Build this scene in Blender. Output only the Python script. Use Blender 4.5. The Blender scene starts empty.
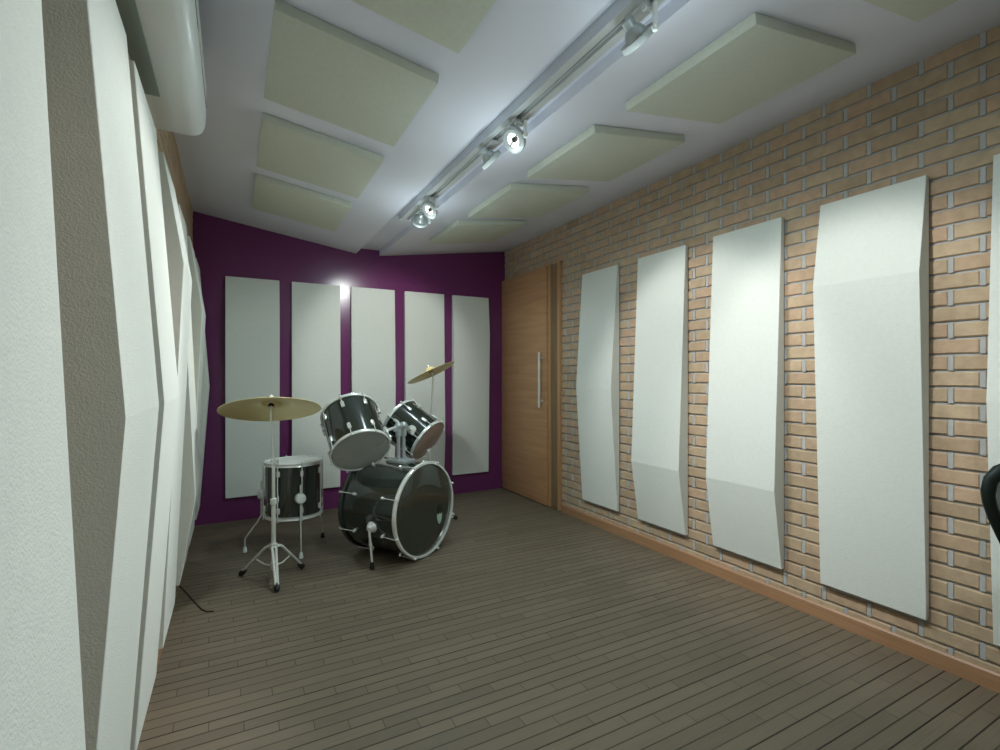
import bpy, bmesh, math, random
from mathutils import Vector, Matrix
random.seed(7)
S = bpy.context.scene
COL = S.collection
PI = math.pi

# ------------------------------------------------------------------ camera, world, exposure
EYE = 1.15
YAW = math.radians(28.3)
FPX = 495.0
cam_data = bpy.data.cameras.new('camera')
cam_data.sensor_fit = 'HORIZONTAL'
cam_data.sensor_width = 36.0
cam_data.lens = FPX / 1000.0 * 36.0
cam_data.shift_y = (376.0 - 375.0) / 1000.0
cam_data.clip_start = 0.02
cam = bpy.data.objects.new('camera', cam_data)
COL.objects.link(cam)
cam.location = (0, 0, EYE)
cam.rotation_euler = (PI / 2, 0, -YAW)
S.camera = cam

world = bpy.data.worlds.new('world')
S.world = world
world.use_nodes = True
world.node_tree.nodes['Background'].inputs[0].default_value = (0.6, 0.68, 0.65, 1)
world.node_tree.nodes['Background'].inputs[1].default_value = 0.05

S.view_settings.view_transform = 'Standard'
S.view_settings.look = 'None'
S.view_settings.gamma = 1.0
S.view_settings.use_curve_mapping = False
S.view_settings.exposure = 0.0

LAMP_BEAM = 50.0             # narrow beam of one track lamp
FLOOD_FILL = 14.5            # wide fill light added at the same lamp
POINT_FILL = 1.35            # added point fill floating unseen below the lamp, lifts the ceiling
BEAM_COLOUR = (1.0, 0.985, 0.955)
FILL_COLOUR = (0.82, 1.0, 1.02)

# ------------------------------------------------------------------ room measures (metres)
XL, XR = -0.285, 2.465       # inner faces of the mortar of the side walls
YB, YF = 4.461, -2.3         # back wall, wall behind the camera
BRICK = 0.011                # how far bricks stand out of the mortar
CEIL = [(XL, 2.417), (0.955, 2.233), (0.955, 2.284), (1.163, 2.284), (1.163, 2.236), (XR, 2.430)]


# ------------------------------------------------------------------ node material helpers
def new_mat(name):
    m = bpy.data.materials.new(name)
    m.use_nodes = True
    nt = m.node_tree
    b = nt.nodes['Principled BSDF']
    return m, nt, b


def node(nt, typ, **kw):
    n = nt.nodes.new(typ)
    for k, v in kw.items():
        if k.startswith('i_'):
            n.inputs[k[2:].replace('_', ' ')].default_value = v
        else:
            setattr(n, k, v)
    return n


def plain(name, col, rough=0.5, metal=0.0, var=0.0, vscale=20, bump=0.0, bscale=200, coat=0.0, spec=0.5):
    m, nt, b = new_mat(name)
    b.inputs['Roughness'].default_value = rough
    b.inputs['Metallic'].default_value = metal
    b.inputs['Coat Weight'].default_value = coat
    b.inputs['Coat Roughness'].default_value = 0.03
    b.inputs['Specular IOR Level'].default_value = spec
    tc = node(nt, 'ShaderNodeTexCoord')
    nz = node(nt, 'ShaderNodeTexNoise')
    nz.inputs['Scale'].default_value = vscale
    nz.inputs['Detail'].default_value = 4
    nt.links.new(tc.outputs['Object'], nz.inputs['Vector'])
    mr = node(nt, 'ShaderNodeMapRange')
    mr.inputs['To Min'].default_value = 1 - var
    mr.inputs['To Max'].default_value = 1 + var
    nt.links.new(nz.outputs['Fac'], mr.inputs['Value'])
    mx = node(nt, 'ShaderNodeVectorMath', operation='SCALE')
    mx.inputs[0].default_value = col
    nt.links.new(mr.outputs[0], mx.inputs['Scale'])
    nt.links.new(mx.outputs[0], b.inputs['Base Color'])
    if bump:
        n2 = node(nt, 'ShaderNodeTexNoise')
        n2.inputs['Scale'].default_value = bscale
        n2.inputs['Detail'].default_value = 3
        nt.links.new(tc.outputs['Object'], n2.inputs['Vector'])
        bp = node(nt, 'ShaderNodeBump')
        bp.inputs['Strength'].default_value = bump
        bp.inputs['Distance'].default_value = 0.004
        nt.links.new(n2.outputs['Fac'], bp.inputs['Height'])
        nt.links.new(bp.outputs[0], b.inputs['Normal'])
    return m


def emit(name, col, strength):
    m, nt, b = new_mat(name)
    b.inputs['Base Color'].default_value = (*col, 1)
    b.inputs['Emission Color'].default_value = (*col, 1)
    b.inputs['Emission Strength'].default_value = strength
    return m


def brick_mat():
    m, nt, b = new_mat('tan_brick')
    b.inputs['Roughness'].default_value = 0.85
    g = node(nt, 'ShaderNodeNewGeometry')
    tc = node(nt, 'ShaderNodeTexCoord')
    cr = node(nt, 'ShaderNodeValToRGB')
    e = cr.color_ramp.elements
    e[0].position = 0.0
    e[0].color = (0.39, 0.285, 0.185, 1)
    e[1].position = 1.0
    e[1].color = (0.49, 0.37, 0.245, 1)
    e2 = cr.color_ramp.elements.new(0.3)
    e2.color = (0.48, 0.33, 0.22, 1)
    e3 = cr.color_ramp.elements.new(0.7)
    e3.color = (0.43, 0.32, 0.21, 1)
    nt.links.new(g.outputs['Random Per Island'], cr.inputs['Fac'])
    nz = node(nt, 'ShaderNodeTexNoise')
    nz.inputs['Scale'].default_value = 25
    nz.inputs['Detail'].default_value = 6
    nt.links.new(tc.outputs['Object'], nz.inputs['Vector'])
    mr = node(nt, 'ShaderNodeMapRange')
    mr.inputs['To Min'].default_value = 0.72
    mr.inputs['To Max'].default_value = 1.25
    nt.links.new(nz.outputs['Fac'], mr.inputs['Value'])
    mx = node(nt, 'ShaderNodeVectorMath', operation='SCALE')
    nt.links.new(cr.outputs['Color'], mx.inputs[0])
    nt.links.new(mr.outputs[0], mx.inputs['Scale'])
    nt.links.new(mx.outputs[0], b.inputs['Base Color'])
    n2 = node(nt, 'ShaderNodeTexNoise')
    n2.inputs['Scale'].default_value = 60
    n2.inputs['Detail'].default_value = 6
    nt.links.new(tc.outputs['Object'], n2.inputs['Vector'])
    bp = node(nt, 'ShaderNodeBump')
    bp.inputs['Strength'].default_value = 0.5
    bp.inputs['Distance'].default_value = 0.004
    nt.links.new(n2.outputs['Fac'], bp.inputs['Height'])
    nt.links.new(bp.outputs[0], b.inputs['Normal'])
    return m


def floor_mat():
    m, nt, b = new_mat('grey_brown_floor_strips')
    b.inputs['Roughness'].default_value = 0.55
    b.inputs['Specular IOR Level'].default_value = 0.3
    tc = node(nt, 'ShaderNodeTexCoord')
    bt = node(nt, 'ShaderNodeTexBrick')
    bt.offset = 0.25
    bt.offset_frequency = 1
    # a running quarter offset: shear x by the row
    sx = node(nt, 'ShaderNodeSeparateXYZ')
    nt.links.new(tc.outputs['Object'], sx.inputs[0])
    W, H = 0.40, 0.0515
    dv = node(nt, 'ShaderNodeMath', operation='DIVIDE')
    dv.inputs[1].default_value = H
    nt.links.new(sx.outputs['Y'], dv.inputs[0])
    fl = node(nt, 'ShaderNodeMath', operation='FLOOR')
    nt.links.new(dv.outputs[0], fl.inputs[0])
    ml = node(nt, 'ShaderNodeMath', operation='MULTIPLY_ADD')
    ml.inputs[1].default_value = 0.102
    nt.links.new(fl.outputs[0], ml.inputs[0])
    nt.links.new(sx.outputs['X'], ml.inputs[2])
    cb = node(nt, 'ShaderNodeCombineXYZ')
    nt.links.new(ml.outputs[0], cb.inputs['X'])
    nt.links.new(sx.outputs['Y'], cb.inputs['Y'])
    bt.offset = 0.0
    bt.inputs['Scale'].default_value = 1.0
    bt.inputs['Brick Width'].default_value = W
    bt.inputs['Row Height'].default_value = H
    bt.inputs['Mortar Size'].default_value = 0.0017
    bt.inputs['Mortar Smooth'].default_value = 0.25
    bt.inputs['Color1'].default_value = (0.176, 0.142, 0.100, 1)
    bt.inputs['Color2'].default_value = (0.142, 0.115, 0.081, 1)
    bt.inputs['Mortar'].default_value = (0.085, 0.073, 0.048, 1)
    nt.links.new(cb.outputs[0], bt.inputs['Vector'])
    # fine grain along the strips
    mp = node(nt, 'ShaderNodeMapping')
    mp.inputs['Scale'].default_value = (3, 150, 1)
    nt.links.new(tc.outputs['Object'], mp.inputs['Vector'])
    nz = node(nt, 'ShaderNodeTexNoise')
    nz.inputs['Scale'].default_value = 1.6
    nz.inputs['Detail'].default_value = 5
    nt.links.new(mp.outputs[0], nz.inputs['Vector'])
    mr = node(nt, 'ShaderNodeMapRange')
    mr.inputs['To Min'].default_value = 0.72
    mr.inputs['To Max'].default_value = 1.28
    nt.links.new(nz.outputs['Fac'], mr.inputs['Value'])
    mx = node(nt, 'ShaderNodeVectorMath', operation='SCALE')
    nt.links.new(bt.outputs['Color'], mx.inputs[0])
    nt.links.new(mr.outputs[0], mx.inputs['Scale'])
    # gaps between the rows, each of its own depth
    fr = node(nt, 'ShaderNodeMath', operation='FRACT')
    nt.links.new(dv.outputs[0], fr.inputs[0])
    ln = node(nt, 'ShaderNodeMath', operation='LESS_THAN')
    ln.inputs[1].default_value = 0.085
    nt.links.new(fr.outputs[0], ln.inputs[0])
    wn = node(nt, 'ShaderNodeTexWhiteNoise', noise_dimensions='1D')
    nt.links.new(fl.outputs[0], wn.inputs['W'])
    wr = node(nt, 'ShaderNodeMapRange')
    wr.inputs['To Min'].default_value = 0.25
    wr.inputs['To Max'].default_value = 0.95
    nt.links.new(wn.outputs['Value'], wr.inputs['Value'])
    lm = node(nt, 'ShaderNodeMath', operation='MULTIPLY')
    nt.links.new(ln.outputs[0], lm.inputs[0])
    nt.links.new(wr.outputs[0], lm.inputs[1])
    inv = node(nt, 'ShaderNodeMath', operation='SUBTRACT')
    inv.inputs[0].default_value = 1.0
    nt.links.new(lm.outputs[0], inv.inputs[1])
    m2 = node(nt, 'ShaderNodeVectorMath', operation='SCALE')
    nt.links.new(mx.outputs[0], m2.inputs[0])
    nt.links.new(inv.outputs[0], m2.inputs['Scale'])
    nt.links.new(m2.outputs[0], b.inputs['Base Color'])
    bp = node(nt, 'ShaderNodeBump', invert=True)
    bp.inputs['Strength'].default_value = 0.6
    bp.inputs['Distance'].default_value = 0.003
    nt.links.new(bt.outputs['Fac'], bp.inputs['Height'])
    nt.links.new(bp.outputs[0], b.inputs['Normal'])
    return m


def wood_mat(name, c1, c2, scale, rough=0.4):
    m, nt, b = new_mat(name)
    b.inputs['Roughness'].default_value = rough
    tc = node(nt, 'ShaderNodeTexCoord')
    mp = node(nt, 'ShaderNodeMapping')
    mp.inputs['Scale'].default_value = scale
    nt.links.new(tc.outputs['Object'], mp.inputs['Vector'])
    nz = node(nt, 'ShaderNodeTexNoise')
    nz.inputs['Scale'].default_value = 2.0
    nz.inputs['Detail'].default_value = 6
    nz.inputs['Distortion'].default_value = 0.6
    nt.links.new(mp.outputs[0], nz.inputs['Vector'])
    cr = node(nt, 'ShaderNodeValToRGB')
    cr.color_ramp.elements[0].position = 0.3
    cr.color_ramp.elements[0].color = (*c1, 1)
    cr.color_ramp.elements[1].position = 0.7
    cr.color_ramp.elements[1].color = (*c2, 1)
    nt.links.new(nz.outputs['Fac'], cr.inputs['Fac'])
    nt.links.new(cr.outputs['Color'], b.inputs['Base Color'])
    return m


def weave_mat(name, col):
    """open chair mesh: a fine weave you can partly see through"""
    m, nt, b = new_mat(name)
    b.inputs['Base Color'].default_value = (*col, 1)
    b.inputs['Roughness'].default_value = 0.8
    tc = node(nt, 'ShaderNodeTexCoord')
    ck = node(nt, 'ShaderNodeTexChecker')
    ck.inputs['Scale'].default_value = 420
    nt.links.new(tc.outputs['Object'], ck.inputs['Vector'])
    mr = node(nt, 'ShaderNodeMapRange')
    mr.inputs['To Min'].default_value = 0.55
    mr.inputs['To Max'].default_value = 0.95
    nt.links.new(ck.outputs['Fac'], mr.inputs['Value'])
    nt.links.new(mr.outputs[0], b.inputs['Alpha'])
    return m


def film(name, col, alpha):
    """thin clear plastic skin: partly seen through, glossy on top"""
    m, nt, b = new_mat(name)
    b.inputs['Base Color'].default_value = (*col, 1)
    b.inputs['Roughness'].default_value = 0.12
    b.inputs['Coat Weight'].default_value = 1.0
    b.inputs['Coat Roughness'].default_value = 0.02
    lw = node(nt, 'ShaderNodeLayerWeight')
    lw.inputs['Blend'].default_value = 0.35
    mr = node(nt, 'ShaderNodeMapRange')
    mr.inputs['To Min'].default_value = alpha * 0.8
    mr.inputs['To Max'].default_value = 1.0
    nt.links.new(lw.outputs['Facing'], mr.inputs['Value'])
    nt.links.new(mr.outputs[0], b.inputs['Alpha'])
    return m


def skin(name, col):
    """coated drum skin that lets light through"""
    m, nt, b = new_mat(name)
    b.inputs['Base Color'].default_value = (*col, 1)
    b.inputs['Roughness'].default_value = 0.5
    tr = node(nt, 'ShaderNodeBsdfTranslucent')
    tr.inputs['Color'].default_value = (*col, 1)
    mx = node(nt, 'ShaderNodeMixShader')
    mx.inputs[0].default_value = 0.5
    nt.links.new(b.outputs[0], mx.inputs[1])
    nt.links.new(tr.outputs[0], mx.inputs[2])
    nt.links.new(mx.outputs[0], nt.nodes['Material Output'].inputs['Surface'])
    return m


M = dict(
    fabric=plain('white_panel_fabric', (0.665, 0.69, 0.645), 0.95, var=0.05, vscale=60, bump=0.35, bscale=260, spec=0.2),
    ceil_fabric=plain('sage_ceiling_panel_fabric', (0.58, 0.61, 0.53), 0.95, var=0.07, vscale=70, bump=0.3, bscale=260, spec=0.2),
    ceiling=plain('grey_ceiling_paint', (0.72, 0.735, 0.83), 0.6, var=0.02, vscale=3, spec=0.4),
    purple=plain('glossy_purple_paint', (0.140, 0.027, 0.112), 0.22, var=0.04, vscale=3, spec=0.5),
    front=plain('green_grey_wall_paint', (0.40, 0.48, 0.41), 0.7, var=0.02, vscale=3),  # unseen wall, green-grey chosen for the light it bounces back
    mortar=plain('grey_mortar', (0.41, 0.415, 0.41), 0.95, var=0.15, vscale=30, bump=0.4, bscale=120),
    brick=brick_mat(),
    floor=floor_mat(),
    skirting=wood_mat('orange_brown_skirting_wood', (0.31, 0.165, 0.085), (0.40, 0.225, 0.12), (10, 1, 40)),
    door=wood_mat('brown_door_veneer', (0.42, 0.225, 0.112), (0.53, 0.30, 0.15), (1, 0.8, 16)),
    frame=wood_mat('brown_frame_veneer', (0.42, 0.24, 0.12), (0.52, 0.305, 0.155), (20, 20, 1)),
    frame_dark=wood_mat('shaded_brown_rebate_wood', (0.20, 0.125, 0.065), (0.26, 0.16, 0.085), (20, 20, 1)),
    chrome=plain('chrome', (0.86, 0.88, 0.84), 0.20, 0.45),
    steel=plain('satin_steel', (0.82, 0.84, 0.79), 0.3, 0.4),
    alloy=plain('pale_cast_alloy', (0.44, 0.48, 0.48), 0.40, 0.5),
    ring_grey=plain('pale_grey_lamp_enamel', (0.42, 0.45, 0.45), 0.4),
    black_gloss=plain('black_drum_lacquer', (0.022, 0.029, 0.024), 0.10, coat=1.0),
    black_head=plain('black_drum_head', (0.030, 0.037, 0.028), 0.12, coat=0.8),
    clear_head=film('clear_drum_head', (0.66, 0.70, 0.66), 0.14),
    rosy_head=plain('brownish_drum_head', (0.42, 0.30, 0.25), 0.30, coat=0.3),
    white_head=skin('white_coated_drum_head', (0.78, 0.80, 0.76)),
    coated=plain('white_batter_head', (0.80, 0.82, 0.78), 0.35),
    lining=plain('pale_shell_lining', (0.50, 0.50, 0.46), 0.5),
    hoop=plain('polished_hoop_metal', (0.86, 0.88, 0.84), 0.22, 0.35),
    rubber=plain('black_rubber', (0.012, 0.013, 0.012), 0.6),
    brass=plain('brass_cymbal', (0.95, 0.79, 0.38), 0.33, 0.3, var=0.06, vscale=8),
    white_plastic=plain('white_plastic', (0.82, 0.86, 0.85), 0.30),
    track=plain('pale_grey_track_aluminium', (0.62, 0.65, 0.66), 0.35, 0.3),
    dark=plain('dark_recess', (0.02, 0.025, 0.022), 0.7),
    vent=plain('dark_green_grey_vent', (0.27, 0.33, 0.30), 0.6),
    chair_black=plain('black_chair_plastic', (0.010, 0.016, 0.013), 0.45, spec=0.3),
    chair_cloth=plain('black_chair_cloth', (0.02, 0.024, 0.022), 0.9, bump=0.3, bscale=300),
    chair_mesh=weave_mat('grey_chair_mesh', (0.22, 0.26, 0.235)),
    lamp_glow=emit('lit_lamp_reflector', (1.0, 1.0, 0.97), 1.2),
    pale_mark=plain('pale_green_mark', (0.42, 0.56, 0.44), 0.4),
)


# ------------------------------------------------------------------ mesh builder
class MB:
    def __init__(self):
        self.bm = bmesh.new()

    def box(self, c, s, rot=None, bev=0.0, seg=2):
        r = bmesh.ops.create_cube(self.bm, size=1.0)
        vs = r['verts']
        mat = Matrix.Diagonal((*s, 1))
        if rot is not None:
            mat = rot.to_4x4() @ mat
        mat = Matrix.Translation(c) @ mat
        bmesh.ops.transform(self.bm, matrix=mat, verts=vs)
        if bev:
            es = list({e for v in vs for e in v.link_edges})
            bmesh.ops.bevel(self.bm, geom=es, offset=bev, segments=seg, profile=0.5, affect='EDGES')
        return self

    def ring_faces(self, rings, close=False, cap=True):
        n = len(rings[0])
        k = len(rings)
        for i in range(k if close else k - 1):
            a, b = rings[i], rings[(i + 1) % k]
            for j in range(n):
                q = [a[j], a[(j + 1) % n], b[(j + 1) % n], b[j]]
                q = list(dict.fromkeys(q))
                if len(q) >= 3:
                    try:
                        self.bm.faces.new(q)
                    except ValueError:
                        pass
        if cap and not close:
            for rg in (rings[0], rings[-1]):
                u = list(dict.fromkeys(rg))
                if len(u) >= 3:
                    try:
                        self.bm.faces.new(u)
                    except ValueError:
                        pass
        return self

    def lathe(self, prof, mat=None, seg=48, cap=True, close=False):
        """prof: (radius, z) pairs turned about z, then moved by mat"""
        mat = mat or Matrix.Identity(4)
        rings = []
        for r, z in prof:
            if r < 1e-6:
                v = self.bm.verts.new(mat @ Vector((0, 0, z)))
                rings.append([v] * seg)
            else:
                rings.append([self.bm.verts.new(mat @ Vector((r * math.cos(2 * PI * j / seg), r * math.sin(2 * PI * j / seg), z))) for j in range(seg)])
        return self.ring_faces(rings, close=close, cap=cap)

    def tube(self, pts, r, seg=10, cap=True):
        pts = [Vector(p) for p in pts]
        rs = r if isinstance(r, (list, tuple)) else [r] * len(pts)
        rings = []
        up = None
        for i, p in enumerate(pts):
            if i == 0:
                t = pts[1] - p
            elif i == len(pts) - 1:
                t = p - pts[i - 1]
            else:
                t = (pts[i + 1] - p).normalized() + (p - pts[i - 1]).normalized()
            t.normalize()
            if up is None:
                up = Vector((0, 0, 1)) if abs(t.z) < 0.9 else Vector((1, 0, 0))
            a = t.cross(up).normalized()
            b = a.cross(t).normalized()
            up = b
            rings.append([self.bm.verts.new(p + rs[i] * (a * math.cos(2 * PI * j / seg) + b * math.sin(2 * PI * j / seg))) for j in range(seg)])
        return self.ring_faces(rings, cap=cap)

    def prism(self, poly, h, mat=None):
        """closed polygon in xy pushed from z=0 to z=h"""
        mat = mat or Matrix.Identity(4)
        a = [self.bm.verts.new(mat @ Vector((x, y, 0))) for x, y in poly]
        b = [self.bm.verts.new(mat @ Vector((x, y, h))) for x, y in poly]
        return self.ring_faces([a, b])

    def build(self, name, mat, parent=None, sharp=35):
        bm = self.bm
        bmesh.ops.recalc_face_normals(bm, faces=bm.faces)
        lim = math.radians(sharp)
        for f in bm.faces:
            f.smooth = True
        for e in bm.edges:
            if len(e.link_faces) == 2:
                if e.calc_face_angle(0) > lim:
                    e.smooth = False
            else:
                e.smooth = False
        me = bpy.data.meshes.new(name)
        bm.to_mesh(me)
        bm.free()
        me.materials.append(mat)
        o = bpy.data.objects.new(name, me)
        COL.objects.link(o)
        if parent is not None:
            o.parent = parent
        return o


def frame_to(p, d):
    """matrix that puts local +z along d at point p"""
    d = Vector(d).normalized()
    return Matrix.Translation(p) @ d.to_track_quat('Z', 'Y').to_matrix().to_4x4()


def thing(name, label, cat, loc=(0, 0, 0), rotz=0.0, group=None):
    o = bpy.data.objects.new(name, None)
    COL.objects.link(o)
    o.empty_display_size = 0.1
    o.location = loc
    o.rotation_euler = (0, 0, rotz)
    o['label'] = label
    o['category'] = cat
    if group:
        o['group'] = group
    return o


def tag(o, label, cat, group=None):
    o['label'] = label
    o['category'] = cat
    if group:
        o['group'] = group
    return o


def structure(o):
    o['kind'] = 'structure'
    return o


def copy_tree(o, parent=None):
    c = o.copy()
    COL.objects.link(c)
    if parent is not None:
        c.parent = parent
    for ch in [x for x in o.children]:
        copy_tree(ch, c)
    return c


# ------------------------------------------------------------------ the room
def build_room():
    b = MB()
    b.box(((XL + XR) / 2, (YB + YF) / 2, -0.05), (XR - XL + 0.4, YB - YF + 0.4, 0.1))
    structure(b.build('floor', M['floor']))

    b = MB()
    prof = CEIL + [(XR + 0.2, 2.46), (XR + 0.2, 2.62), (XL - 0.2, 2.62), (XL - 0.2, 2.447)]
    # x,z profile pushed along y
    mt = Matrix(((1, 0, 0, 0), (0, 0, 1, YF - 0.2), (0, 1, 0, 0), (0, 0, 0, 1)))
    b.prism(prof, YB - YF + 0.4, mt)
    structure(b.build('ceiling', M['ceiling']))

    top = 2.56
    b = MB()
    b.box(((XL + XR) / 2, YB + 0.06, top / 2), (XR - XL + 0.3, 0.12, top))
    structure(b.build('wall_back', M['purple']))
    b = MB()
    b.box(((XL + XR) / 2, YF - 0.06, top / 2), (XR - XL + 0.3, 0.12, top))
    structure(b.build('wall_front', M['front']))

    # brick side walls: mortar bed with every brick standing out of it
    for side, x0, sg in (('left', XL, 1), ('right', XR, -1)):
        b = MB()
        b.box((x0 - sg * 0.06, (YB + YF) / 2, top / 2), (0.12, YB - YF, top))
        w = b.build('wall_' + side, M['mortar'])
        structure(w)
        bm = MB()
        hj = MB()
        L, H, J, JZ = 0.1875, 0.0633, 0.017, 0.0095
        row = 0
        z = -0.0335
        zmax = 2.44
        while z < zmax:
            y = YF - (0.5 * L if row % 2 else 0) + 0.070
            while y < YB:
                a, c = max(y + J / 2, YF), min(y + L - J / 2, YB)
                # leave the doorway open in the right wall
                if side == 'right' and z < 2.11:
                    c = min(c, 3.452)
                if c - a > 0.02 and c + J < YB and (side == 'left' or z > 2.11 or c + J < 3.45):
                    hj.box((x0 + sg * 0.0052, c + J / 2, z + H / 2), (0.0085, J - 0.001, H - 0.004))
                if c - a > 0.02:
                    d = BRICK + random.uniform(-0.0015, 0.0015)
                    tilt = random.uniform(-0.0008, 0.0008)
                    zc, zh = z + H / 2, H - JZ
                    ch = 0.0040
                    xs = (x0 - sg * 0.002, x0 + sg * (d - ch), x0 + sg * d)
                    rings = []
                    for xx, k in ((xs[0], 0), (xs[1], 0), (xs[2], ch)):
                        rings.append([bm.bm.verts.new((xx, yy, zz)) for yy, zz in (
                            (a + k, zc - zh / 2 + k + tilt), (c - k, zc - zh / 2 + k - tilt),
                            (c - k, zc + zh / 2 - k - tilt), (a + k, zc + zh / 2 - k + tilt))])
                    bm.ring_faces(rings)
                y += L
            z += H
            row += 1
        bm.build('brickwork', M['brick'], w, sharp=20)
        hj.build('mortar_joints', M['mortar'], w)

    # skirting boards
    def skirting(name, x0, sg, y0, y1):
        b = MB()
        prof = [(0, 0), (0.022, 0), (0.022, 0.060), (0.016, 0.068), (0, 0.068)]
        pts = [(x0 + sg * px, pz) for px, pz in prof]
        mt = Matrix(((1, 0, 0, 0), (0, 0, 1, y0), (0, 1, 0, 0), (0, 0, 0, 1)))
        b.prism(pts, y1 - y0, mt)
        structure(b.build(name, M['skirting']))
    skirting('baseboard_left', XL, 1, YF, YB - 0.001)
    skirting('baseboard_right', XR, -1, YF, 3.449)

    # door in the right wall, tight into the corner
    d = bpy.data.objects.new('door_1', None)
    COL.objects.link(d)
    d.location = (XR, 4.04, 0)
    structure(d)
    b = MB()
    b.box((-0.020, 0.006, 1.064), (0.050, 0.822, 2.108), bev=0.003)
    b.build('door_leaf', M['door'], d)
    b = MB()                                     # casing: two stepped strips on the near side and a head strip
    b.box((-0.012, -0.575, 1.066), (0.052, 0.034, 2.122), bev=0.003)
    b.box((-0.006, -0.424, 1.066), (0.050, 0.030, 2.122), bev=0.003)
    b.build('door_frame', M['frame'], d)
    b = MB()
    b.box((0.0, -0.498, 1.063), (0.030, 0.116, 2.118))
    b.build('frame_rebate', M['frame_dark'], d)
    h = MB()
    hy = -0.350
    h.tube([(-0.085, hy, 0.87), (-0.085, hy, 1.36)], 0.011, 14)
    for z in (0.93, 1.31):
        h.tube([(-0.02, hy, z), (-0.085, hy, z)], 0.007, 10)
    h.build('handle', M['chrome'], d)


build_room()


# ------------------------------------------------------------------ folded wall panels
def panel_mesh(width, zf, t0, t1, z0=0.177, z1=1.95, yback=0.0185):
    """local x across, y out of the wall, z up; origin at the wall, foot of the panel"""
    b = MB()
    H, F = z1 - z0, zf - z0
    pr = [(yback, 0), (t0, 0), (t1, F), (t0, H), (yback, H)]
    rings = []
    for x in (-width / 2, width / 2):
        rings.append([b.bm.verts.new((x, y, z)) for y, z in pr])
    b.ring_faces(rings)
    es = [e for e in b.bm.edges]
    bmesh.ops.bevel(b.bm, geom=es, offset=0.0025, segments=2, profile=0.5, affect='EDGES')
    return b


HI, MID, LOW = 1.562, 1.06, 0.575
right_panels = [   # y centre, fold, label
    (0.530, MID, 'white folded acoustic panel at the right edge of the brick wall, behind the black chair'),
    (1.131, HI, 'widest white acoustic panel on the right brick wall, creased near its top'),
    (1.722, LOW, 'white acoustic panel on the right wall creased low down, next after the widest one'),
    (2.322, LOW, 'white acoustic panel on the right wall creased low down, second from the door'),
    (2.932, MID, 'narrow looking white acoustic panel on the right brick wall nearest the wooden door'),
]
for yc, zf, lab in right_panels:
    o = panel_mesh(0.405, zf, 0.040, 0.100).build('acoustic_panel', M['fabric'], sharp=3)
    o.location = (XR, yc, 0.177)
    o.rotation_euler = (0, 0, PI / 2)
    tag(o, lab, 'acoustic panel', 'folded panels on the right brick wall')
left_panels = [
    (0.580, 0.43, LOW, 'large white textured acoustic panel filling the left edge of the photo'),
    (1.230, 0.42, 1.08, 'white acoustic panel on the left wall creased at mid height, second from the photo edge'),
    (1.745, 0.40, 1.08, 'white acoustic panel on the left wall directly under the air conditioner'),
    (2.325, 0.40, HI, 'white acoustic panel on the left wall creased high up, just past the air conditioner'),
    (2.930, 0.40, LOW, 'white acoustic panel on the left wall creased near its foot, third from the purple wall'),
    (3.530, 0.40, 1.54, 'white acoustic panel on the left wall creased high up, second from the purple wall'),
    (4.120, 0.40, 1.075, 'white acoustic panel on the left wall nearest the purple wall'),
]
for yc, wd, zf, lab in left_panels:
    o = panel_mesh(wd, zf, 0.064, 0.127).build('acoustic_panel', M['fabric'], sharp=3)
    o.location = (XL, yc, 0.177)
    o.rotation_euler = (0, 0, -PI / 2)
    tag(o, lab, 'acoustic panel', 'folded panels on the left wall')
back_panels = [
    (0.138, HI, 'white acoustic panel on the purple wall behind the brass cymbal, leftmost of five'),
    (0.620, LOW, 'white acoustic panel on the purple wall between floor tom and left rack tom'),
    (1.102, MID, 'white acoustic panel on the purple wall behind the two rack toms, middle of five'),
    (1.585, LOW, 'white acoustic panel on the purple wall behind the small tilted cymbal'),
    (2.062, HI, 'white acoustic panel on the purple wall closest to the wooden door'),
]
for xc, zf, lab in back_panels:
    o = panel_mesh(0.388, zf, 0.030, 0.058, 0.190, 1.933, 0.002).build('acoustic_panel', M['fabric'], sharp=3)
    o.location = (xc, YB, 0.190)
    o.rotation_euler = (0, 0, PI)
    tag(o, lab, 'acoustic panel', 'panels on the purple wall')


# ------------------------------------------------------------------ ceiling panels on the two slopes
def ceiling_panel(x0, x1, y0, y1, side, lab):
    if side == 'left':
        (xa, za), (xb, zb) = CEIL[0], CEIL[1]
    else:
        (xa, za), (xb, zb) = CEIL[4], CEIL[5]
    ang = math.atan2(zb - za, xb - xa)
    xc = (x0 + x1) / 2
    zc = za + (xc - xa) * (zb - za) / (xb - xa)
    b = MB()
    b.box((0, 0, -0.0195), ((x1 - x0) / math.cos(ang), y1 - y0, 0.037), bev=0.004)
    o = b.build('ceiling_panel', M['ceil_fabric'])
    o.location = (xc, (y0 + y1) / 2, zc)
    o.rotation_euler = (0, -ang, 0)
    tag(o, lab, 'ceiling panel', 'acoustic panels on the ceiling')


for y0, y1, lab in [
        (0.95, 1.540, 'sage ceiling panel cut by the top of the photo, left of the track'),
        (1.730, 2.310, 'largest fully seen sage ceiling panel left of the lighting track'),
        (2.505, 3.085, 'sage ceiling panel left of the track, second from the purple wall'),
        (3.275, 3.870, 'sage ceiling panel left of the track and nearest the purple wall')]:
    ceiling_panel(0.118, 0.676, y0, y1, 'left', lab)
for y0, y1, lab in [
        (0.20, 0.790, 'sage ceiling panel cut by the top right of the photo, above the brick wall'),
        (0.970, 1.545, 'largest fully seen sage ceiling panel right of the lighting track'),
        (1.745, 2.320, 'sage ceiling panel right of the track, beside the middle lamp'),
        (2.505, 3.100, 'sage ceiling panel right of the track, second from the purple wall'),
        (3.280, 3.870, 'sage ceiling panel right of the track and nearest the purple wall')]:
    ceiling_panel(1.415, 1.990, y0, y1, 'right', lab)


# ------------------------------------------------------------------ lighting track and lamps
TX = 1.060
TZ = 2.284


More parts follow.
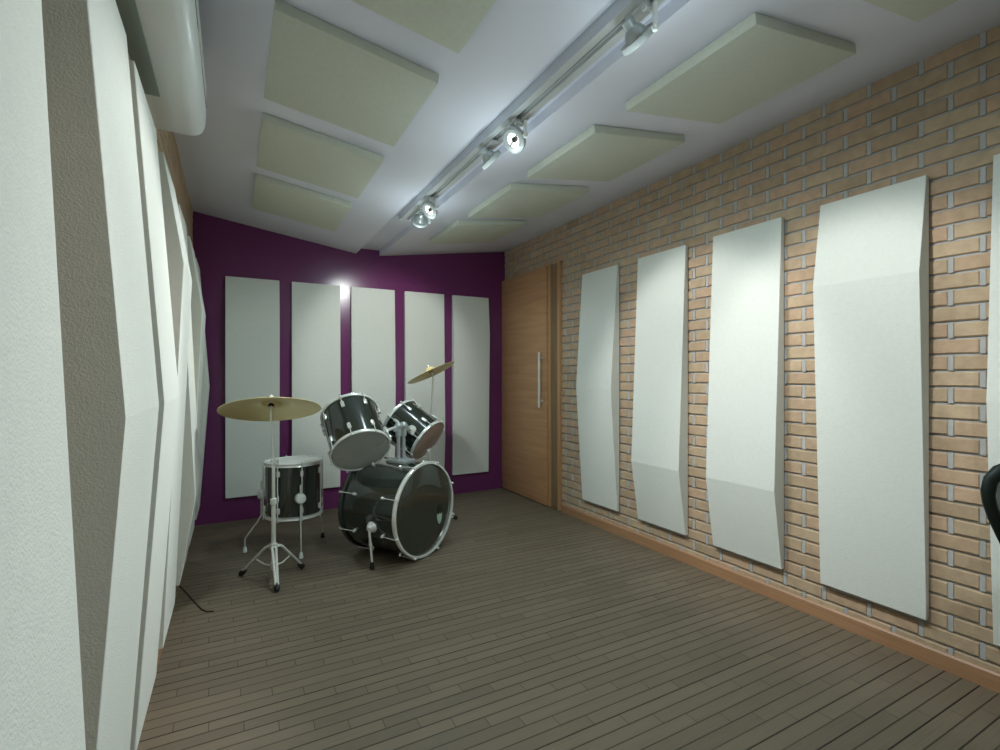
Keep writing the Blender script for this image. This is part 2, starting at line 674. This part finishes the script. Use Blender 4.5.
def build_track():
    y0, y1 = YF + 0.5, 3.36
    t = thing('lighting_track', 'long pale grey lighting track in the ceiling channel', 'lighting track', (TX, (y0 + y1) / 2, TZ))
    L = y1 - y0
    prof = [(-0.042, 0), (-0.042, -0.046), (-0.014, -0.046), (-0.014, -0.030), (0.014, -0.030), (0.014, -0.046), (0.042, -0.046), (0.042, 0)]
    mt = Matrix(((1, 0, 0, 0), (0, 0, 1, -L / 2), (0, 1, 0, 0), (0, 0, 0, 1)))
    MB().prism(prof, L, mt).build('rail', M['track'], t)
    b = MB()
    for x in (-0.006, 0.006):
        b.box((x, 0, -0.031), (0.003, L - 0.02, 0.004))
    b.build('conductor_strip', M['alloy'], t)
    b = MB()
    b.box((0, L / 2 + 0.005, -0.024), (0.086, 0.012, 0.048), bev=0.003)
    b.build('end_cap', M['track'], t)


build_track()


def build_spot(y, aim, lab, stem=0.105, off=0.0, arm=1, power=1.0):
    """a ring lamp on a yoke: adapter in the track, stem, yoke arm, lamp ring, lit reflector"""
    aim = Vector(aim).normalized()
    t = thing('track_spotlight', lab, 'spotlight', (TX, y, TZ - 0.046), group='spotlights on the ceiling track')
    b = MB()
    b.box((0, 0, -0.006), (0.034, 0.085, 0.016), bev=0.003)
    b.build('track_adapter', M['track'], t)
    c = Vector((off, 0.0, -stem)) + Vector((0, aim.y * 0.05, 0))    # middle of the lamp
    q = aim.to_track_quat('Z', 'Y').to_matrix()
    side = (q @ Vector((1, 0, 0)))
    if side.x * arm < 0:
        side = -side
    s = MB()
    hub = c + side * 0.064
    elbow = Vector((hub.x, hub.y, -0.016))
    s.box((hub.x / 2, hub.y / 2, -0.017), (abs(hub.x) + 0.02, 0.018, 0.007))
    s.tube([elbow, hub + Vector((0, 0, -0.012))], 0.0075, 10)
    s.build('stem', M['white_plastic'], t)
    k = MB()
    k.tube([hub + side * 0.008, c + side * 0.048], 0.008, 12)
    k.build('knuckle', M['steel'], t)
    mt = Matrix.Translation(c) @ q.to_4x4()
    r = MB()
    r.lathe([(0.030, 0.010), (0.044, 0.014), (0.054, 0.010), (0.056, 0.0), (0.054, -0.008), (0.044, -0.010), (0.030, -0.006)], mt, 40, close=True)
    r.build('lamp_ring', M['ring_grey'], t)
    h = MB()
    h.lathe([(0.036, -0.006), (0.034, -0.016), (0.026, -0.030), (0.018, -0.038), (0.018, -0.060), (0.012, -0.064), (0, -0.064)], mt, 32, cap=False)
    h.build('lamp_housing', M['alloy'], t)
    g = MB()
    g.lathe([(0.0305, 0.009), (0.026, -0.002), (0.018, -0.012), (0.008, -0.018), (0, -0.019)], mt, 32, cap=False)
    g.build('reflector', M['lamp_glow'], t)
    x = MB()
    x.lathe([(0, 0.006), (0.0105, 0.005), (0.011, 0.0), (0.010, -0.013), (0, -0.013)], mt, 20, cap=False)
    for a in (0.5, 0.5 + PI):
        d = Vector((math.cos(a), math.sin(a), 0))
        x.tube([mt @ (d * 0.006 + Vector((0, 0, 0.002))), mt @ (d * 0.030 + Vector((0, 0, 0.008)))], 0.0026, 6)
    x.build('lamp_cap', M['dark'], t)
    # the beam leaves the reflector; flood and point light are added fill
    down = (aim + Vector((0, 0, -2.0))).normalized()
    for nm, watts, size, blend, axis in (('lamp_beam', LAMP_BEAM * power, 66, 0.55, aim), ('flood_fill', FLOOD_FILL, 165, 0.5, down)):
        ld = bpy.data.lights.new(nm, 'SPOT')
        ld.energy = watts
        ld.color = BEAM_COLOUR if nm == 'lamp_beam' else FILL_COLOUR
        ld.spot_size = math.radians(size)
        ld.spot_blend = blend
        ld.shadow_soft_size = 0.035
        lo = bpy.data.objects.new(nm, ld)
        COL.objects.link(lo)
        lo.parent = t
        lo.rotation_euler = axis.to_track_quat('-Z', 'Y').to_euler()
        lo.location = c + aim * 0.045
    pd = bpy.data.lights.new('point_fill', 'POINT')  # added fill light, hangs free below the lamp
    pd.energy = POINT_FILL
    pd.color = FILL_COLOUR
    pd.shadow_soft_size = 0.03
    po = bpy.data.objects.new('point_fill', pd)
    COL.objects.link(po)
    po.parent = t
    po.location = c + Vector((-0.02, 0.0, -0.200))
    return t


build_spot(2.885, (-0.74, -0.22, -0.62), 'lit track spotlight facing the camera at the far end of the track, above the drums', 0.07)
build_spot(3.020, (0.10, 0.85, -0.50), 'spotlight last on the track, turned to the purple wall', 0.085, power=0.6)
build_spot(1.850, (-0.74, -0.22, -0.62), 'lit round spotlight facing the camera at the middle of the track', 0.075)
build_spot(2.060, (0.76, 0.00, -0.62), 'small looking spotlight turned away just behind the middle lit one', 0.075)
build_spot(1.100, (0.76, 0.06, -0.62), 'nearest spotlight at the top of the photo, turned away from the camera', 0.085)
build_spot(0.780, (-0.74, -0.22, -0.62), 'spotlight overhead, out of the picture beyond its top edge', 0.085, power=0.3)
build_spot(-0.300, (0.76, 0.10, -0.62), 'unseen added spotlight overhead behind the camera', 0.085, power=0.6)  # unseen lamp added to brighten the room


# ------------------------------------------------------------------ air conditioner
def build_ac():
    y0, y1 = 1.32, 2.20
    t = thing('air_conditioner', 'white wall air conditioner seen from below above the left panels', 'air conditioner', (XL, (y0 + y1) / 2, 2.05))
    L = y1 - y0
    base = [(0.002, 0.002), (0.095, 0.003), (0.132, 0.002), (0.152, 0.004), (0.168, 0.010), (0.180, 0.021), (0.187, 0.036), (0.191, 0.055), (0.193, 0.09), (0.194, 0.20), (0.184, 0.255), (0.168, 0.272), (0.002, 0.272)]
    b = MB()
    rings = []
    for yy, k in ((-L / 2, 0.012), (-L / 2 + 0.004, 0.004), (-L / 2 + 0.014, 0), (L / 2 - 0.014, 0), (L / 2 - 0.004, 0.004), (L / 2, 0.012)):
        cx, cz = 0.095, 0.14
        rings.append([b.bm.verts.new((max(0.002, x - k * (1 if x > cx else -0.0)), yy, z - k * (1 if z > cz else -1))) for x, z in base])
    b.ring_faces(rings)
    b.build('casing', M['white_plastic'], t, sharp=50)
    b = MB()
    ang = 0.0
    b.box((0.052, -0.115, 0.0015), (0.050, L - 0.32, 0.006), Matrix.Rotation(-ang, 3, 'Y'), bev=0.002)
    b.build('air_vent', M['vent'], t)
    b = MB()
    b.box((0.1930, 0, 0.12), (0.003, L - 0.02, 0.003))
    b.build('panel_seam', M['dark'], t)
    b = MB()
    b.box((0.1945, 0.02, 0.112), (0.004, 0.16, 0.010), bev=0.0015)
    b.build('trim_highlight', M['chrome'], t)  # chrome trim piece standing in for the highlight along the seam


build_ac()


# ------------------------------------------------------------------ drum kit
def hoop_profile(r, h=0.026, w=0.008):
    return [(r - 0.002, 0), (r + w, 0), (r + w + 0.002, h * 0.5), (r + w, h), (r - 0.004, h), (r - 0.004, h * 0.7), (r - 0.002, h * 0.5)]


def ring_on(mb, r, z, mt, h=0.02, w=0.010, seg=64):
    mb.lathe([(r - 0.003, z - h / 2), (r + w - 0.003, z - h / 2), (r + w, z - h / 4), (r + w, z + h / 4), (r + w - 0.003, z + h / 2), (r - 0.003, z + h / 2)], mt, seg, close=True)


def build_bass():
    front = Vector((1.072, 2.996, 0))
    n = Vector((0.533, -0.846, 0)).normalized()
    R, L = 0.288, 0.44
    zc = R + 0.016
    ctr = front - n * (L / 2)
    # local x = drum axis towards the front head
    t = thing('bass_drum', 'black bass drum lying on its side with silver hoops', 'drum', (ctr.x, ctr.y, 0), math.atan2(n.y, n.x))
    ax = Matrix.Translation((0, 0, zc)) @ Matrix.Rotation(PI / 2, 4, 'Y')     # local z -> +x
    MB().lathe([(R, -L / 2 + 0.01), (R, L / 2 - 0.01)], ax, 96, cap=False).build('shell', M['black_gloss'], t)
    fh = MB().lathe([(R + 0.002, L / 2 - 0.012), (R + 0.002, L / 2 - 0.002), (R - 0.008, L / 2 + 0.002), (R * 0.5, L / 2 + 0.001), (0, L / 2 + 0.001)], ax, 96, cap=False).build('front_head', M['black_head'], t)
    MB().lathe([(R + 0.002, -L / 2 + 0.012), (R + 0.002, -L / 2 + 0.002), (R - 0.008, -L / 2 - 0.002), (0, -L / 2 - 0.001)], ax, 96, cap=False).build('rear_head', M['coated'], t)
    b = MB()
    ring_on(b, R, L / 2, ax, 0.024, 0.012, 96)
    b.build('hoop', M['hoop'], t)
    b = MB()
    ring_on(b, R, -L / 2, ax, 0.030, 0.014, 96)
    b.build('hoop', M['black_gloss'], t)['label'] = 'black rear hoop'
    # pale mark on the head: a leaf shape with a dark cap above
    mk = MB()
    pts = []
    for i in range(24):
        a = 2 * PI * i / 24
        w = 0.034 * math.cos(a) * (0.78 + 0.22 * math.sin(a))
        pts.append((w, 0.046 * math.sin(a)))
    mmt = Matrix.Translation((L / 2 + 0.0022, 0.150, zc - 0.085)) @ Matrix(((0, 0, 1, 0), (1, 0, 0, 0), (0, 1, 0, 0), (0, 0, 0, 1)))
    mk.prism(pts, 0.0012, mmt)
    mk.build('head_mark', M['pale_mark'], fh)
    mk = MB()
    mk.prism([(-0.026, 0.000), (-0.012, -0.012), (0.004, -0.002), (0.014, -0.014), (0.028, 0.004), (0.022, 0.036), (0.006, 0.056), (-0.014, 0.048)], 0.0014,
             Matrix.Translation((0, 0, 0.028)) @ Matrix.Translation((0.0004, 0, 0)) @ mmt)
    mk.build('head_mark', M['rubber'], fh)['label'] = 'dark upper part of the mark'
    # tension lugs with claws, front and rear
    for i in range(8):
        a = 2 * PI * (i + 0.5) / 8
        d = Vector((0, math.cos(a), math.sin(a)))
        for sgn in (1, -1):
            lg = MB()
            p = Vector((sgn * (L / 2 - 0.105), 0, zc)) + d * (R + 0.006)
            q = Matrix.Identity(3)
            lg.tube([p - d * 0.008, p + d * 0.010], 0.010, 12)
            lg.tube([p + d * 0.010, p + d * 0.016], [0.010, 0.004], 12)
            lg.build('lug', M['chrome'], t)
            rd = MB()
            e = Vector((sgn * (L / 2 + 0.014), 0, zc)) + d * (R + 0.018)
            rd.tube([p + d * 0.006, e], 0.0032, 8)
            cl = Vector((sgn * (L / 2 + 0.010), 0, zc)) + d * (R + 0.013)
            rd.box(cl, (0.026, 0.012, 0.012), Matrix.Rotation(a, 3, 'X'), bev=0.002)
            rd.build('tension_rod', M['chrome'], t)
    # two spurs
    for sg, foot in ((-1, Vector((0.072, -0.315, 0))), (1, Vector((0.072, 0.345, 0)))):
        a = PI - 0.42 if sg < 0 else 0.42
        d = Vector((0, math.cos(-0.23) * sg, math.sin(-0.23)))
        base = Vector((0.040, 0, zc)) + d * R
        k = MB()
        k.lathe([(0.0, -0.004), (0.034, -0.004), (0.036, 0.004), (0.028, 0.020), (0.016, 0.034), (0, 0.036)], frame_to(base, d), 24, cap=False)
        k.build('spur_bracket', M['chrome'], t)
        top = base + d * 0.028 + Vector((0, 0, 0.004))
        s = MB()
        tip = foot + Vector((0, 0, 0.03))
        s.tube([top, tip], 0.0075, 12)
        s.tube([top.lerp(tip, 0.42), top.lerp(tip, 0.50)], 0.011, 12)
        leg = s.build('spur_leg', M['chrome'], t)
        r = MB()
        r.tube([tip + (top - tip).normalized() * 0.014, foot + Vector((0, 0, 0.004)), foot + Vector((0, 0, 0.0))], [0.011, 0.015, 0.013], 12)
        r.build('rubber_foot', M['rubber'], leg)
    # double post tom mount on top of the shell
    m = MB()
    zt = zc + R
    m.box((0.02, 0.0, zt + 0.004), (0.15, 0.12, 0.022), bev=0.006)
    m.build('mount_plate', M['alloy'], t)
    for yy in (-0.022, 0.028):
        b = MB()
        b.tube([(0.02, yy, zt), (0.02, yy, zt + 0.200)], 0.0125, 14)
        b.tube([(0.02, yy, zt + 0.165), (0.02, yy, zt + 0.222)], 0.020, 14)
        b.lathe([(0, -0.026), (0.018, -0.022), (0.026, -0.006), (0.026, 0.010), (0.016, 0.026), (0, 0.030)], Matrix.Translation((0.02, yy, zt + 0.228)), 18, cap=False)
        b.box((0.02, yy + 0.03 * (1 if yy > 0 else -1), zt + 0.212), (0.012, 0.03, 0.03), bev=0.003)
        b.build('mount_post', M['alloy'], t)
    return t


build_bass()


def build_tom(name, lab, centre, bdir, R, L, head, mount_to):
    """bdir points out of the bottom opening"""
    bdir = Vector(bdir).normalized()
    t = thing(name, lab, 'drum', centre)
    q = (-bdir).to_track_quat('Z', 'Y').to_matrix().to_4x4()       # local z -> top head
    t.rotation_euler = q.to_euler()
    I = Matrix.Identity(4)
    MB().lathe([(R, -L / 2 + 0.006), (R, L / 2 - 0.006)], I, 72, cap=False).build('shell', M['black_gloss'], t)
    MB().lathe([(R - 0.006, -L / 2 + 0.008), (R - 0.006, L / 2 - 0.008)], I, 72, cap=False).build('shell_lining', M['lining'], t)
    MB().lathe([(R + 0.003, -L / 2 + 0.010), (R + 0.003, -L / 2 - 0.002), (R - 0.006, -L / 2 - 0.006), (0, -L / 2 - 0.005)], I, 72, cap=False).build('bottom_head', head, t)
    MB().lathe([(R + 0.003, L / 2 - 0.010), (R + 0.003, L / 2 + 0.002), (R - 0.006, L / 2 + 0.006), (0, L / 2 + 0.005)], I, 72, cap=False).build('top_head', M['white_head'], t)
    for z in (-L / 2, L / 2):
        b = MB()
        b.lathe([(R + 0.0035, z - 0.010), (R + 0.009, z - 0.010), (R + 0.0065, z - 0.006), (R + 0.0065, z + 0.006), (R + 0.009, z + 0.010), (R + 0.0035, z + 0.010)], I, 72, close=True)
        b.build('hoop', M['hoop'], t)
    nl = 8
    for i in range(nl):
        a = 2 * PI * (i + 0.35) / nl
        d = Vector((math.cos(a), math.sin(a), 0))
        rot = Matrix.Rotation(a, 3, 'Z')
        for sg in (1, -1):
            lg = MB()
            lg.box(d * (R + 0.009) + Vector((0, 0, sg * (L / 2 - 0.066))), (0.016, 0.022, 0.044), rot, bev=0.005)
            lg.build('lug', M['chrome'], t)
            rd = MB()
            rd.tube([d * (R + 0.014) + Vector((0, 0, sg * (L / 2 - 0.06))), d * (R + 0.014) + Vector((0, 0, sg * (L / 2 + 0.004)))], 0.0032, 8)
            rd.tube([d * (R + 0.014) + Vector((0, 0, sg * (L / 2 + 0.002))), d * (R + 0.014) + Vector((0, 0, sg * (L / 2 + 0.018)))], 0.006, 6)
            rd.build('tension_rod', M['chrome'], t)
    # mounting arm reaching back to the post on the bass drum
    inv = (Matrix.Translation(centre) @ q).inverted()
    p = inv @ Vector(mount_to)
    dd = Vector((p.x, p.y, 0)).normalized()
    zz = max(-L / 2 + 0.08, min(L / 2 - 0.08, p.z))
    s0 = dd * R + Vector((0, 0, zz))
    m = MB()
    m.lathe([(0, -0.004), (0.030, -0.002), (0.032, 0.006), (0.020, 0.018), (0, 0.020)], frame_to(s0, dd), 20, cap=False)
    m.tube([s0 + dd * 0.004, s0 + dd * 0.03, p], 0.010, 12)
    m.build('mounting_arm', M['chrome'], t)
    return t


TC1 = ray = None
_F = Vector((math.sin(YAW), math.cos(YAW), 0))
_R = Vector((math.cos(YAW), -math.sin(YAW), 0))
_U = Vector((0, 0, 1))


def out_of(centre, ang, right, down):
    """direction at ang from the line towards the viewpoint, leaning right and down from there"""
    tc = (Vector((0, 0, EYE)) - Vector(centre)).normalized()
    rt = _R - tc * _R.dot(tc)
    dn = -_U + tc * _U.dot(tc)
    lat = (rt.normalized() * right + dn.normalized() * down).normalized()
    return tc * math.cos(ang) + lat * math.sin(ang)


bass_ctr = Vector((1.072, 2.996, 0)) - Vector((0.533, -0.846, 0)).normalized() * 0.22
_n = Vector((0.533, -0.846, 0)).normalized()
_m = Vector((0.846, 0.533, 0)).normalized()
post1 = bass_ctr + _n * 0.02 - _m * 0.045 + Vector((0, 0, 0.592 + 0.226))
post2 = bass_ctr + _n * 0.02 + _m * 0.050 + Vector((0, 0, 0.592 + 0.226))
c1 = (0.690, 3.250, 0.790)
c2 = (1.142, 3.440, 0.760)
build_tom('rack_tom', 'left black rack tom with its pale bottom head turned to the camera', c1, out_of(c1, math.radians(50), 0.29, 0.955), 0.177, 0.318, M['clear_head'], post1)
build_tom('rack_tom', 'right black rack tom with a brownish bottom head, tilted to the door', c2, out_of(c2, math.radians(67), 0.79, 0.61), 0.158, 0.275, M['rosy_head'], post2)


def build_floor_tom():
    c = Vector((0.355, 3.560, 0))
    t = thing('floor_tom', 'upright black floor tom on three bent chrome legs', 'drum', c)
    R, z0, z1 = 0.174, 0.243, 0.580
    I = Matrix.Identity(4)
    MB().lathe([(R, z0 + 0.006), (R, z1 - 0.006)], I, 72, cap=False).build('shell', M['black_gloss'], t)
    MB().lathe([(R + 0.003, z1 - 0.01), (R + 0.003, z1 + 0.002), (R - 0.006, z1 + 0.005), (0, z1 + 0.004)], I, 72, cap=False).build('top_head', M['coated'], t)
    MB().lathe([(R + 0.003, z0 + 0.01), (R + 0.003, z0 - 0.002), (R - 0.006, z0 - 0.005), (0, z0 - 0.004)], I, 72, cap=False).build('bottom_head', M['coated'], t)
    for z in (z0, z1):
        b = MB()
        b.lathe([(R + 0.0035, z - 0.010), (R + 0.010, z - 0.010), (R + 0.0075, z - 0.006), (R + 0.0075, z + 0.006), (R + 0.010, z + 0.010), (R + 0.0035, z + 0.010)], I, 72, close=True)
        b.build('hoop', M['hoop'], t)
    for i in range(8):
        a = 2 * PI * (i + 0.20) / 8
        d = Vector((math.cos(a), math.sin(a), 0))
        rot = Matrix.Rotation(a, 3, 'Z')
        for z in (z0 + 0.052, z1 - 0.052):
            lg = MB()
            lg.box(d * (R + 0.008) + Vector((0, 0, z)), (0.015, 0.020, 0.038), rot, bev=0.005)
            lg.build('lug', M['chrome'], t)
        rd = MB()
        rd.tube([d * (R + 0.015) + Vector((0, 0, z0 - 0.018)), d * (R + 0.015) + Vector((0, 0, z1 + 0.018))], 0.0040, 8)
        rd.build('tension_rod', M['chrome'], t)
    for foot, by in ((Vector((0.066, 3.638, 0)), 0.0), (Vector((0.376, 3.350, 0)), 0.0), (Vector((0.560, 3.705, 0)), 0.0)):
        f = foot - c
        d = Vector((f.x, f.y, 0)).normalized()
        p = d * (R + 0.022)
        k = MB()
        k.lathe([(0, -0.004), (0.030, -0.004), (0.033, 0.004), (0.032, 0.034), (0.026, 0.044), (0, 0.046)], frame_to(d * R + Vector((0, 0, 0.372)), d), 24, cap=False)
        k.build('leg_bracket', M['white_plastic'], t)
        s = MB()
        pb = d * (R + 0.026)
        s.tube([pb + Vector((0, 0, 0.46)), pb + Vector((0, 0, 0.235)), pb.lerp(f, 0.25) + Vector((0, 0, 0.19)), pb.lerp(f, 0.85) + Vector((0, 0, 0.11)), f + Vector((0, 0, 0.085)), f + Vector((0, 0, 0.02))], 0.0055, 10)
        leg = s.build('leg', M['chrome'], t)
        r = MB()
        r.tube([f + Vector((0, 0, 0.036)), f + Vector((0, 0, 0.010)), f], [0.008, 0.014, 0.014], 12)
        dark = f.x > 0.15
        r.build('rubber_foot', M['rubber'] if dark else M['white_plastic'], leg)


build_floor_tom()


def build_stand(name, lab, base, feet, top, tilt_dir):
    base = Vector(base)
    t = thing(name, lab, 'cymbal stand', base)
    up = Vector(top) - base
    for i, ft in enumerate(feet):
        f = Vector(ft) - base
        f.z = 0
        d = f.normalized()
        lg = MB()
        for o in (-0.010, 0.010):
            w = Vector((-d.y, d.x, 0)) * o
            lg.tube([d * 0.018 + w * 0.8 + Vector((0, 0, 0.185)), d * 0.045 + w + Vector((0, 0, 0.178)), f + w * 0.5 + Vector((0, 0, 0.022))], 0.0065, 8)
        leg = lg.build('leg', M['steel'], t)
        b = MB()
        b.tube([d * 0.016 + Vector((0, 0, 0.075)), d * 0.055 + Vector((0, 0, 0.078)), d * (f.length * 0.55) + Vector((0, 0, 0.104))], 0.0045, 8)
        b.build('brace', M['steel'], leg)
        r = MB()
        m = f + Vector((0, 0, 0.0))
        r.tube([f * 0.88 + Vector((0, 0, 0.036)), f + Vector((0, 0, 0.016)), f * 1.05 + Vector((0, 0, 0.011))], [0.013, 0.0165, 0.010], 12)
        r.build('rubber_foot', M['rubber'], leg)
    p = MB()
    p.tube([(0, 0, 0.055), (0, 0, 0.44)], 0.0125, 14)
    p.build('lower_tube', M['steel'], t)
    p = MB()
    p.tube([(0, 0, 0.40), (0, 0, 0.66)], 0.0095, 14)
    p.build('middle_tube', M['steel'], t)
    p = MB()
    q = up - Vector(tilt_dir).normalized() * 0.06
    p.tube([(0, 0, 0.62), (q.x, q.y, q.z - 0.02), q, up + Vector(tilt_dir).normalized() * 0.035], 0.0062, 12)
    p.build('upper_rod', M['steel'], t)
    for z, r in ((0.185, 0.021), (0.44, 0.019), (0.66, 0.015), (0.075, 0.019)):
        p = MB()
        p.lathe([(0.008, -0.018), (r, -0.016), (r, 0.016), (0.008, 0.018)], Matrix.Translation((0, 0, z)), 18)
        p.build('collar', M['chrome'], t)
    for z, a in ((0.44, 0.9), (0.66, 0.9)):
        p = MB()
        d = Vector((math.cos(a), math.sin(a), 0))
        p.tube([d * 0.012 + Vector((0, 0, z)), d * 0.036 + Vector((0, 0, z))], 0.0042, 8)
        p.box(d * 0.042 + Vector((0, 0, z)), (0.008, 0.008, 0.034), bev=0.003)
        p.build('wing_nut', M['chrome'], t)
    td = Vector(tilt_dir).normalized()
    p = MB()
    mt = frame_to(up, td)
    p.lathe([(0.006, -0.022), (0.017, -0.020), (0.017, -0.014), (0.010, -0.006), (0.006, -0.004)], mt, 16)
    p.build('felt_washer', M['chair_cloth'], t)
    p = MB()
    p.lathe([(0.005, 0.026), (0.013, 0.028), (0.013, 0.038), (0.005, 0.044)], mt, 14)
    p.build('top_nut', M['chrome'], t)
    return t


def build_cymbal(lab, centre, n, R):
    n = Vector(n).normalized()
    b = MB()
    k = R / 0.29
    prof = [(0.007, 0.0), (0.030 * k, 0.000), (0.046 * k, -0.008), (0.056 * k, -0.021), (0.064 * k, -0.0255), (0.12 * k, -0.031), (0.20 * k, -0.044), (0.26 * k, -0.057), (R, -0.066 * (1 if k > .9 else k))]
    th = 0.0016
    full = [(r, z + 0.022) for r, z in prof] + [(r, z + 0.022 - th) for r, z in reversed(prof)]
    b.lathe(full, None, 96, close=True)
    o = b.build('cymbal', M['brass'], sharp=50)
    o.location = centre
    o.rotation_euler = n.to_track_quat('Z', 'Y').to_euler()
    tag(o, lab, 'cymbal')
    return o


def tilt(away, deg, extra=(0, 0, 0)):
    """a disc normal leaning horizontally along `away` by deg"""
    a = Vector((away[0], away[1], 0)).normalized()
    return Vector((a.x * math.sin(math.radians(deg)), a.y * math.sin(math.radians(deg)), math.cos(math.radians(deg))))


n1 = tilt((0.06, 1.0), 18)
ct1 = (0.188, 3.085, 1.000)
build_stand('cymbal_stand', 'chrome cymbal stand on a tripod in front of the floor tom', (0.200, 3.080, 0), [(0.040, 3.209, 0), (0.362, 3.156, 0), (0.204, 2.880, 0)], ct1, n1)
build_cymbal('large brass cymbal tilted on the stand left of the drums', ct1, n1, 0.266)

n2 = (_R * -0.42 + _F * 0.05 + _U * 0.88)
ct2 = (1.395, 3.780, 1.200)
build_stand('cymbal_stand', 'chrome cymbal stand half hidden behind the right rack tom', (1.395, 3.790, 0), [(1.570, 3.660, 0), (1.26, 3.64, 0), (1.40, 3.99, 0)], ct2, n2)
build_cymbal('small brass cymbal tilted steeply behind the right rack tom', ct2, n2, 0.205)


# ------------------------------------------------------------------ office chair at the right edge
def build_chair():
    a = (_R * 0.97 - _F * 0.243)                   # across the backrest
    f = (_R * -0.243 - _F * 0.97)                  # the way the chair faces
    D = 1.36
    p0 = Vector((0, 0, 0)) + _F * D + _R * (D * (981 - 500) / FPX)
    half = 0.205
    mid = p0 + a * half
    base = mid + f * 0.23
    rot = math.atan2(-f.x, f.y)                     # local +y = forward
    t = thing('office_chair', 'black office chair with a grey mesh back at the right edge of the photo', 'chair', (base.x, base.y, 0), rot)
    # backrest outline, local x across (half width), z up
    zt, zb = 0.932, 0.532
    half_out = [(0.0, zt), (0.09, zt - 0.001), (0.140, zt - 0.010), (0.175, zt - 0.028), (0.197, zt - 0.058), (0.205, zt - 0.095), (0.201, zt - 0.130), (0.188, zt - 0.175), (0.168, zt - 0.225), (0.144, zt - 0.280), (0.118, zt - 0.335), (0.085, zt - 0.375), (0.05, zt - 0.392), (0.0, zt - 0.396)]
    out = half_out + [(-x, z) for x, z in reversed(half_out[1:-1])]
    ctr = Vector((0, (zt + zb) / 2 + 0.01))
    yb = -0.23
    b = MB()
    rings = []
    for x, z in out:
        p = Vector((x, z))
        d = (ctr - p)
        d.normalize()
        w, th = 0.033, 0.016
        ring = []
        for j in range(10):
            an = 2 * PI * j / 10
            u = (1 - math.cos(an)) / 2 * w
            y = math.sin(an) * th
            ring.append(b.bm.verts.new((p.x + d.x * u, yb + y, p.y + d.y * u)))
        rings.append(ring)
    b.ring_faces(rings, close=True)
    b.build('backrest_frame', M['chair_black'], t, sharp=60)
    b = MB()
    vs = []
    for x, z in out:
        p = Vector((x, z))
        d = (ctr - p).normalized()
        q = p + d * 0.028
        vs.append((q.x, q.y))
    mt = Matrix(((1, 0, 0, 0), (0, 0, 1, yb - 0.004), (0, 1, 0, 0), (0, 0, 0, 1)))
    b.prism(vs, 0.006, mt)
    b.build('backrest_mesh', M['chair_mesh'], t)
    b = MB()
    b.tube([(0, yb - 0.01, zb + 0.03), (0, yb - 0.04, 0.48), (0, yb + 0.02, 0.41), (0, 0, 0.40)], [0.028, 0.028, 0.026, 0.024], 12)
    b.build('back_support', M['chair_black'], t)
    b = MB()
    b.box((0, 0.06, 0.455), (0.38, 0.36, 0.07), bev=0.034, seg=4)
    b.build('seat', M['chair_cloth'], t)
    b = MB()
    b.box((0, 0.0, 0.408), (0.18, 0.20, 0.03), bev=0.008)
    b.tube([(0, 0, 0.40), (0, 0, 0.24)], 0.020, 16)
    b.tube([(0, 0, 0.27), (0, 0, 0.08)], 0.028, 16)
    b.build('gas_column', M['chair_black'], t)
    for i in range(5):
        an = 2 * PI * i / 5 + 0.3
        d = Vector((math.cos(an), math.sin(an), 0))
        b = MB()
        b.tube([d * 0.02 + Vector((0, 0, 0.115)), d * 0.16 + Vector((0, 0, 0.10)), d * 0.255 + Vector((0, 0, 0.072))], [0.026, 0.020, 0.015], 10)
        leg = b.build('leg', M['chair_black'], t)
        c = MB()
        w = Vector((-d.y, d.x, 0))
        for o in (-1, 1):
            c.lathe([(0, -0.009), (0.022, -0.009), (0.026, -0.004), (0.026, 0.004), (0.022, 0.009), (0, 0.009)], frame_to(d * 0.265 + w * 0.016 * o + Vector((0, 0, 0.026)), w), 20, cap=False)
        c.tube([d * 0.255 + Vector((0, 0, 0.075)), d * 0.262 + Vector((0, 0, 0.03))], 0.007, 8)
        c.build('caster', M['chair_black'], leg)


build_chair()


# ------------------------------------------------------------------ cable on the floor by the left wall
def build_cable():
    b = MB()
    pts = [(-0.258, 3.215), (-0.240, 3.16), (-0.19, 3.00), (-0.14, 2.845), (-0.115, 2.80), (-0.085, 2.79)]
    b.tube([(x, y, 0.003) for x, y in pts], 0.003, 8)
    o = b.build('cable', plain('dark_brown_cable', (0.05, 0.042, 0.028), 0.7))
    tag(o, 'thin dark cable lying on the floor beside the left panels', 'cable')


build_cable()
